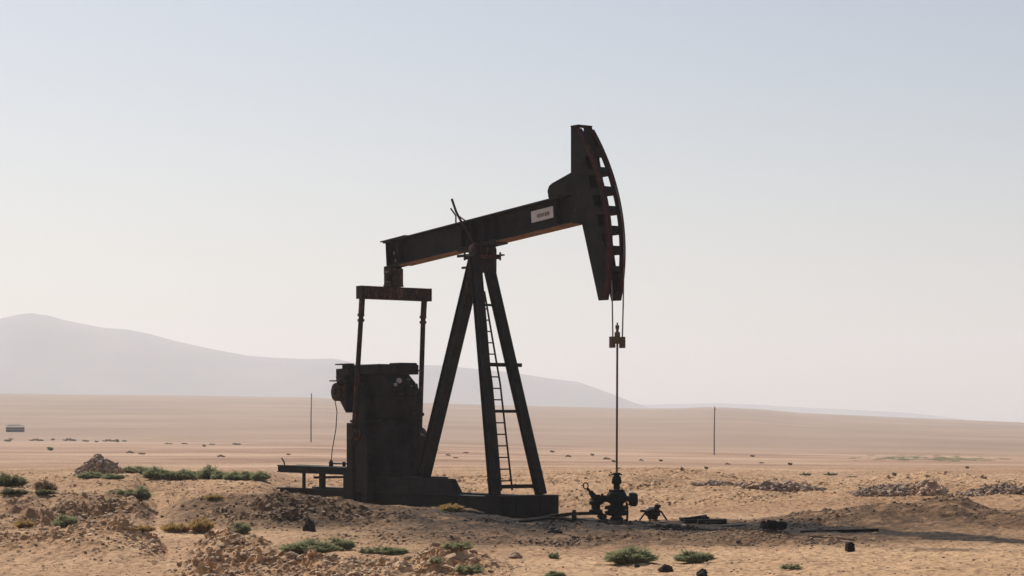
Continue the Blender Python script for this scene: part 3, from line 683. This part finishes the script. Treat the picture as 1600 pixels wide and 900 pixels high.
def scatter():
    r = np.random.default_rng(5); N = 420000
    Y = 32 * np.exp(r.uniform(0, math.log(105 / 32), N)); U = r.uniform(-.30, .30, N); X = U * Y
    z, ro, br, oi = terrain(X, Y)
    keep = r.uniform(0, 1, N) < np.clip((.34 * ro ** 1.25 + .016), 0, 1)
    X, Y, z, ro, br, oi = (q[keep] for q in (X, Y, z, ro, br, oi))
    sz = (.014 + .062 * r.uniform(0, 1, len(X)) ** 3.2 * (.35 + ro)) * (.7 + .3 * Y / 50)
    t = r.uniform(.5, 1.3, len(X))
    dk_ = np.clip(br * .85, 0, .8); ok = np.clip(oi, 0, .9)
    sh = np.stack([t * (1 - .55 * dk_) * (1 - ok), t * (1 - .58 * dk_) * (1 - ok), t * (1 - .55 * dk_) * (1 - ok)], 1)
    o = rock_field('broken_earth', np.stack([X, Y, z + sz * .2], 1), sz, sh, M['clod'], .55, 6); tag(o, kind='stuff')
scatter()
def pile(name, px0, px1, row, hpx, n, mat, label, seed, size=(.05, .16)):
    r = np.random.default_rng(seed)
    c = hit((px0 + px1) / 2, row); k = c.y / F; W = (px1 - px0) * k / 2; H = hpx * k
    u = r.normal(0, .5, n); v = r.normal(0, .5, n); u = np.clip(u, -1.0, 1.0); v = np.clip(v, -1.0, 1.0)
    X = c.x + u * W; Y = c.y + W * .25 + v * max(W * .35, .6)
    g = terrain(X, Y)[0]
    z = g + H * np.clip(1 - (u * u + v * v * .9) ** .5 * (1 + .3 * r.uniform(-1, 1, n)), 0, 1) * r.uniform(.75, 1.05, n)
    sz = size[0] + (size[1] - size[0]) * r.uniform(0, 1, n) ** 2
    t = r.uniform(.6, 1.25, n); sh = np.stack([t, t * r.uniform(.95, 1.03, n), t * r.uniform(.95, 1.08, n)], 1)
    # a packed core under the stones
    core_u = np.linspace(-1, 1, 15)
    o = rock_field(name, np.stack([X, Y, z], 1), sz, sh, M[mat], .8, seed, tuple(c)); tag(o, label, 'rubble heap')
    return o
pile('rubble_heap', 121, 183, 741, 28, 1500, 'rubble', 'pointed mauve rubble heap on the left plain behind the bank', 11, (.05, .15))
pile('rubble_heap', 1160, 1312, 768, 13, 900, 'rubble', 'long low grey stone heap on the bank right of the wellhead', 12, (.05, .14))
pile('rubble_heap', 1335, 1432, 771, 7, 700, 'rubble', 'flat scattering of mauve stones between the two heaps on the right bank', 13, (.04, .12))
pile('rubble_heap', 1425, 1482, 769, 15, 420, 'clod', 'small brown earth heap with a flat top on the right bank', 14, (.05, .13))
pile('rubble_heap', 1500, 1610, 770, 9, 520, 'rubble', 'brownish rubble heap at the right edge of the bank', 15, (.04, .12))
pile('rubble_heap', 1082, 1150, 757, 6, 600, 'rubble', 'small dark stone scatter behind the wellhead, left of the long grey heap', 16, (.04, .10))

def lump(px, row, wpx, hpx, label, seed, name='tar_lump', mat='tar'):
    import bmesh
    c = hit(px, row); k = c.y / F
    bm = bmesh.new(); bmesh.ops.create_icosphere(bm, subdivisions=3, radius=1.0)
    r = random.Random(seed); off = r.uniform(0, 50)
    for v in bm.verts:
        d = v.co.copy()
        q = 1 + .42 * float(fbm(np.array([d.x * 1.3 + off]), np.array([d.y * 1.3 + d.z * 1.7]), 3, seed)[0])
        v.co = Vector((d.x * q * wpx * k / 2, d.y * q * wpx * k / 2, max(d.z * q, -.25) * hpx * k * .85))
    me = bpy.data.meshes.new(name); bm.to_mesh(me); bm.free()
    at = me.color_attributes.new('shade', 'FLOAT_COLOR', 'POINT'); at.data.foreach_set('color', [1.0] * (4 * len(me.vertices)))
    me.materials.append(M[mat])
    o = bpy.data.objects.new(name, me); COL.objects.link(o); o.location = c
    return tag(o, label, 'rock')
lump(1040, 893, 22, 12, 'black tarry rock on the pale foreground sand, larger of the front pair', 1)
lump(1097, 901, 18, 12, 'black tarry rock at the bottom edge of the foreground sand', 2)
lump(866, 832, 24, 8, 'flat black tarry rock in front of the pumpjack base block', 3)
lump(484, 829, 18, 20, 'upright black lump against the dark berm left of the pumpjack', 4)
lump(995, 886, 9, 5, 'small dark stone beside the green bush in the right foreground', 5)
lump(805, 872, 22, 9, 'low brown stone on the foreground path below the pumpjack', 6, 'stone', 'rubble')
lump(1175, 762, 26, 9, 'reddish boulder in the dug bank right of the wellhead', 7, 'stone', 'clod')

# ---------------------------------------------------------------- shrubs
def blade_mesh(name, n, W, D, H, bl, bw, seed, mat, upright=.35):
    r = np.random.default_rng(seed)
    # sprigs: a few dozen clumps fill the dome unevenly
    nc = max(14, n // 70)
    ca = r.uniform(0, 2 * np.pi, nc); cr_ = np.sqrt(r.uniform(0, 1, nc)) * .9
    ch = (1 - cr_ ** 2) ** .7 * r.uniform(.45, 1.05, nc)
    pick = r.integers(0, nc, n)
    k = r.uniform(.1, 1, n) ** .7
    bx = np.cos(ca[pick]) * cr_[pick] * (.45 + .55 * k); by = np.sin(ca[pick]) * cr_[pick] * (.45 + .55 * k); bz = ch[pick] * k
    j = .10
    P0_ = np.stack([bx * W / 2 + r.normal(0, j * W / 2.5, n), by * D / 2 + r.normal(0, j * D / 2.5, n), np.clip(bz * H * .85 + r.normal(0, .05 * H, n), 0, None)], 1)
    d = np.stack([np.cos(ca[pick]) * cr_[pick], np.sin(ca[pick]) * cr_[pick], np.full(n, upright)], 1) + r.normal(0, .45, (n, 3)); d[:, 2] = np.abs(d[:, 2]) + .1
    d /= np.linalg.norm(d, axis=1, keepdims=True)
    L = bl * r.uniform(.5, 1.3, n)[:, None]; side = np.cross(d, r.normal(0, 1, (n, 3))); side /= np.linalg.norm(side, axis=1, keepdims=True) + 1e-9
    ww = bw * r.uniform(.6, 1.3, n)[:, None]
    a = P0_ - side * ww * .4; b = P0_ + side * ww * .4; m_ = P0_ + d * L * .5
    c1 = m_ + side * ww * .6; c0 = m_ - side * ww * .6; t = P0_ + d * L + np.stack([np.zeros(n), np.zeros(n), -.15 * L[:, 0]], 1)
    V = np.stack([a, b, c1, t, c0], 1).reshape(-1, 3); base = np.arange(n) * 5
    me = bpy.data.meshes.new(name)
    me.from_pydata(V.tolist(), [], [(int(q), int(q + 1), int(q + 2), int(q + 3), int(q + 4)) for q in base]); me.update()
    me.materials.append(mat)
    return me
def stem_mesh(name, W, D, H, seed):
    r = random.Random(seed); mb = MB()
    for k in range(11):
        a = r.uniform(0, 6.28); q = r.uniform(.3, .8)
        mb.tube([(0.03 * math.cos(a), .03 * math.sin(a), -.05), (W * .25 * q * math.cos(a), D * .25 * q * math.sin(a), H * .35), (W * .45 * q * math.cos(a), D * .45 * q * math.sin(a), H * .7)], [.012, .009, .004], 5, False)
    me = bpy.data.meshes.new(name); me.from_pydata(mb.v, [], mb.f); me.materials.append(M['stem']); return me
PROTO = {}
def proto(kind, mat, n, upright, seed, bl=.30, bw=.045):
    PROTO[kind] = (blade_mesh(kind + '_foliage', n, 2.0, 2.0, 1.0, bl, bw, seed, M[mat], upright), stem_mesh(kind + '_stem', 2, 2, 1, seed))
proto('green_a', 'green', 5200, .6, 21, .30, .034); proto('green_b', 'green', 4400, .9, 22, .34, .032); proto('dark', 'dark_green', 3000, .4, 23)
proto('pale', 'pale_green', 1700, .8, 24); proto('dry', 'dry', 2600, 1.3, 25, .42, .035); proto('scrub', 'brown_scrub', 1500, .6, 26)
proto('far_green', 'green', 700, .5, 27, .34, .09); proto('far_dark', 'dark_green', 500, .5, 28, .34, .10); proto('far_scrub', 'brown_scrub', 420, .5, 29, .34, .10)
BR = random.Random(99)
def shrub(px, row, wpx, hpx, kind, label, group=None, name='shrub', cat='shrub', parts=True):
    c = hit(px, row); k = c.y / F
    W, H = wpx * k, hpx * k
    o = empty(name, (c.x, c.y + W * .18, ground_z(c.x, c.y + W * .18) - .02 * H), BR.uniform(0, .6) if wpx < 1.6 * hpx else BR.uniform(-.15, .15))
    dpt = min(W, max(H * 1.6, W * .5))
    o.scale = (W / 2, dpt / 2, H * .90)
    f, s = PROTO[kind]
    q = bpy.data.objects.new('foliage', f); COL.objects.link(q); q.parent = o
    if parts: q = bpy.data.objects.new('stem', s); COL.objects.link(q); q.parent = o
    return tag(o, label, cat, group)
shrub(482, 861, 92, 25, 'green_a', 'wide green bush on the foreground path, left of its smaller neighbour')
shrub(531, 861, 48, 23, 'green_b', 'round green bush touching the wide bush on the foreground path')
shrub(580, 866, 46, 14, 'pale', 'low pale green bush right of the pair of green foreground bushes')
shrub(613, 868, 52, 16, 'green_b', 'small grey green bush ending the foreground row left of centre')
shrub(717, 871, 62, 16, 'pale', 'thin pale green plant on the path below the pumpjack front')
shrub(735, 899, 56, 20, 'pale', 'grey green plant at the bottom edge below the pumpjack')
shrub(682, 886, 26, 12, 'pale', 'tiny grey green sprig above the bottom left of centre')
shrub(986, 880, 80, 31, 'green_a', 'largest bright green bush in the right foreground below the wellhead')
shrub(1086, 880, 62, 22, 'green_b', 'second green bush in the right foreground, right of the largest')
shrub(868, 903, 32, 14, 'green_b', 'small green tuft cut by the bottom edge near the centre')
shrub(866, 873, 22, 12, 'pale', 'small pale sprig left of the largest foreground bush')
shrub(1238, 890, 42, 11, 'pale', 'lone low green tuft on the sand in the right foreground')
shrub(14, 760, 54, 26, 'dark', 'dark green bush at the left edge on top of the bank')
shrub(70, 768, 36, 22, 'scrub', 'brown withered bush on the bank near the left edge')
shrub(70, 775, 34, 11, 'dark', 'low olive tuft in front of the brown withered bush')
shrub(20, 776, 48, 12, 'dark', 'low olive tuft below the dark bush at the left edge')
shrub(102, 825, 38, 25, 'green_b', 'green bush at the foot of the left berm')
shrub(220, 783, 29, 28, 'green_a', 'tall green bush on the lip of the gully in the left berm')
shrub(190, 773, 56, 13, 'pale', 'pale green plants on the bank left of the gully bush')
shrub(375, 834, 32, 22, 'green_b', 'green bush at the berm foot right of the yellow grass')
shrub(312, 832, 46, 25, 'dry', 'tall yellow grass tuft at the berm foot, largest of the dry row', None, 'grass_tuft', 'grass tuft')
shrub(272, 832, 56, 17, 'dry', 'middle yellow grass tuft of the dry row at the berm foot', None, 'grass_tuft', 'grass tuft')
shrub(222, 832, 44, 13, 'dry', 'leftmost low yellow grass tuft of the dry row below the gully', None, 'grass_tuft', 'grass tuft')
shrub(36, 824, 34, 16, 'dry', 'sparse yellow grass tuft at the berm foot near the left edge', None, 'grass_tuft', 'grass tuft')
shrub(704, 799, 46, 14, 'dry', 'dry yellow grass tuft in front of the pumpjack skid', None, 'grass_tuft', 'grass tuft')
shrub(332, 782, 36, 9, 'dry', 'thin dry grass on the bank left of the pumpjack platform', None, 'grass_tuft', 'grass tuft')
ORD = ['first', 'second', 'third', 'fourth', 'fifth', 'sixth', 'seventh', 'eighth', 'ninth', 'tenth', 'eleventh', 'twelfth', 'thirteenth', 'fourteenth', 'fifteenth',
       'sixteenth', 'seventeenth', 'eighteenth', 'nineteenth', 'twentieth']
strip = [(140, 747, 40, 10), (176, 748, 34, 8), (200, 738, 30, 10), (222, 740, 34, 11), (240, 749, 34, 17), (262, 748, 36, 13), (285, 748, 34, 15), (305, 749, 30, 12), (325, 748, 32, 20), (345, 748, 28, 13), (366, 749, 34, 13), (388, 749, 32, 12), (406, 749, 28, 12)]
for i, a in enumerate(strip):
    shrub(a[0], a[1] + 1, a[2] * 1.1, a[3] * 1.35, 'green_b' if i % 2 else 'green_a', 'green bush in the strip across the left plain, %s from its left end' % ORD[i], 'green strip of bushes behind the left bank')
farL = [(10, 690, 16, 4), (16, 687, 9, 4), (56, 689, 22, 5), (82, 688, 7, 5), (108, 689, 20, 6), (132, 690, 16, 3), (150, 691, 8, 4), (170, 690, 20, 5), (182, 691, 9, 6), (193, 690, 10, 4), (77, 704, 13, 7), (203, 708, 12, 5),
        (220, 710, 16, 3), (262, 694, 16, 3), (288, 694, 10, 3), (318, 698, 8, 4), (330, 695, 12, 3), (345, 714, 12, 5), (368, 695, 18, 3), (450, 711, 8, 4)]
for i, a in enumerate(sorted(farL)):
    shrub(*a, ['far_dark', 'far_green', 'far_scrub'][i % 3], 'tiny far shrub on the plain left of the pumpjack, %s from the left' % ORD[i], 'far shrubs on the left plain', parts=False)
farR = [(862, 707, 10, 4), (888, 714, 9, 5), (925, 712, 8, 4), (948, 718, 12, 5), (958, 722, 9, 4), (1002, 720, 7, 4), (1032, 721, 9, 4), (1066, 735, 8, 5), (1103, 733, 9, 5), (1137, 726, 9, 4), (1175, 714, 10, 4), (1190, 724, 8, 3), (1234, 727, 10, 5), (1258, 743, 22, 6), (1297, 743, 26, 7),
        (1330, 746, 18, 3), (1397, 744, 10, 6), (1450, 746, 9, 5), (1511, 732, 8, 4), (1537, 748, 11, 7)]
for i, a in enumerate(farR):
    shrub(*a, 'far_green' if 1250 < a[0] < 1335 else ['far_dark', 'far_scrub'][i % 2], 'tiny far shrub on the plain right of the pumpjack, %s from the left' % ORD[i], 'far shrubs on the right plain', parts=False)
midL = [(680, 704, 10, 4), (700, 712, 8, 4), (712, 716, 8, 3), (728, 708, 9, 3), (838, 712, 7, 4), (824, 700, 9, 3)]
for i, a in enumerate(midL):
    shrub(*a, 'far_scrub', 'tiny far shrub seen between the pumpjack legs, %s from the left' % ORD[i], 'far shrubs behind the pumpjack legs', parts=False)
def ground_cover():
    r = np.random.default_rng(44); n = 130
    px = np.clip(r.normal(1450, 55, n), 1330, 1600); c = hit(1450, 717)
    Y = c.y + r.normal(0, c.y * .10, n); X = (px - 800) / F * Y
    z = terrain(X, Y)[0]; f = PROTO['far_green'][0]
    co = np.empty(len(f.vertices) * 3); f.vertices.foreach_get('co', co); co = co.reshape(-1, 3)[:600]
    V = (co[None] * np.array([.6, .6, 0.16]) * r.uniform(.5, 1.2, (n, 1, 1)) + np.stack([X, Y, z], 1)[:, None]).reshape(-1, 3)
    me = bpy.data.meshes.new('ground_cover'); m = len(V) // 5
    me.from_pydata(V.tolist(), [], [tuple(range(5 * q, 5 * q + 5)) for q in range(m)]); me.materials.append(M['pale_green'])
    o = bpy.data.objects.new('ground_cover', me); COL.objects.link(o); tag(o, kind='stuff')
ground_cover()

# ---------------------------------------------------------------- poles and the far shed
for px, row, top, lab in ((486, 691, 615, 'bare wooden utility pole on the plain left of the pumpjack'), (1116, 711, 637, 'bare wooden utility pole on the plain right of the wellhead')):
    c = hit(px, row); k = c.y / F; H = (row - top) * k
    o = empty('utility_pole', c); tag(o, lab, 'utility pole', 'poles on the plain')
    MB().tube([(0, 0, -.3), (.0, 0, H * .5), (.01 * H, 0, H)], [2.3 * k / 2, 2.0 * k / 2, 1.6 * k / 2], 10).build('pole', M['wood'], o, 0, True)
    MB().box((.01 * H, 0, H * .965), (.16, .9, .12)).build('crossarm', M['wood'], o, .01)
    MB().lathe((.01 * H, 0, H), [(0, .05), (.1, .06), (.2, .03)], 8).build('insulator', M['grey'], o, 0, True)
c = hit(23, 675); k = c.y / F
o = empty('shed', c, .12); tag(o, 'low dark shed with a pale flat roof far off at the left edge', 'shed')
Wd, Hd = 27 * k, 7.5 * k
MB().box((0, Wd * .3, Hd / 2 - .2), (Wd, Wd * .6, Hd + .4)).build('wall', M['wall'], o, .02)
MB().box((0, Wd * .3, Hd + .31), (Wd * 1.02, Wd * .66, .22)).box((-Wd * .05, Wd * .3, Hd + .55), (Wd * .7, Wd * .4, .2)).build('roof', M['roof'], o, .02)
for dx in (-.3, .05, .33): MB().box((dx * Wd, -.03, Hd * .45), (Wd * .18, .1, Hd * .55)).build('opening', M['black_oil'], o, 0)
MB().box((0, -.06, Hd * .52), (Wd * 1.0, .06, .12)).build('rail', M['wood'], o, 0)
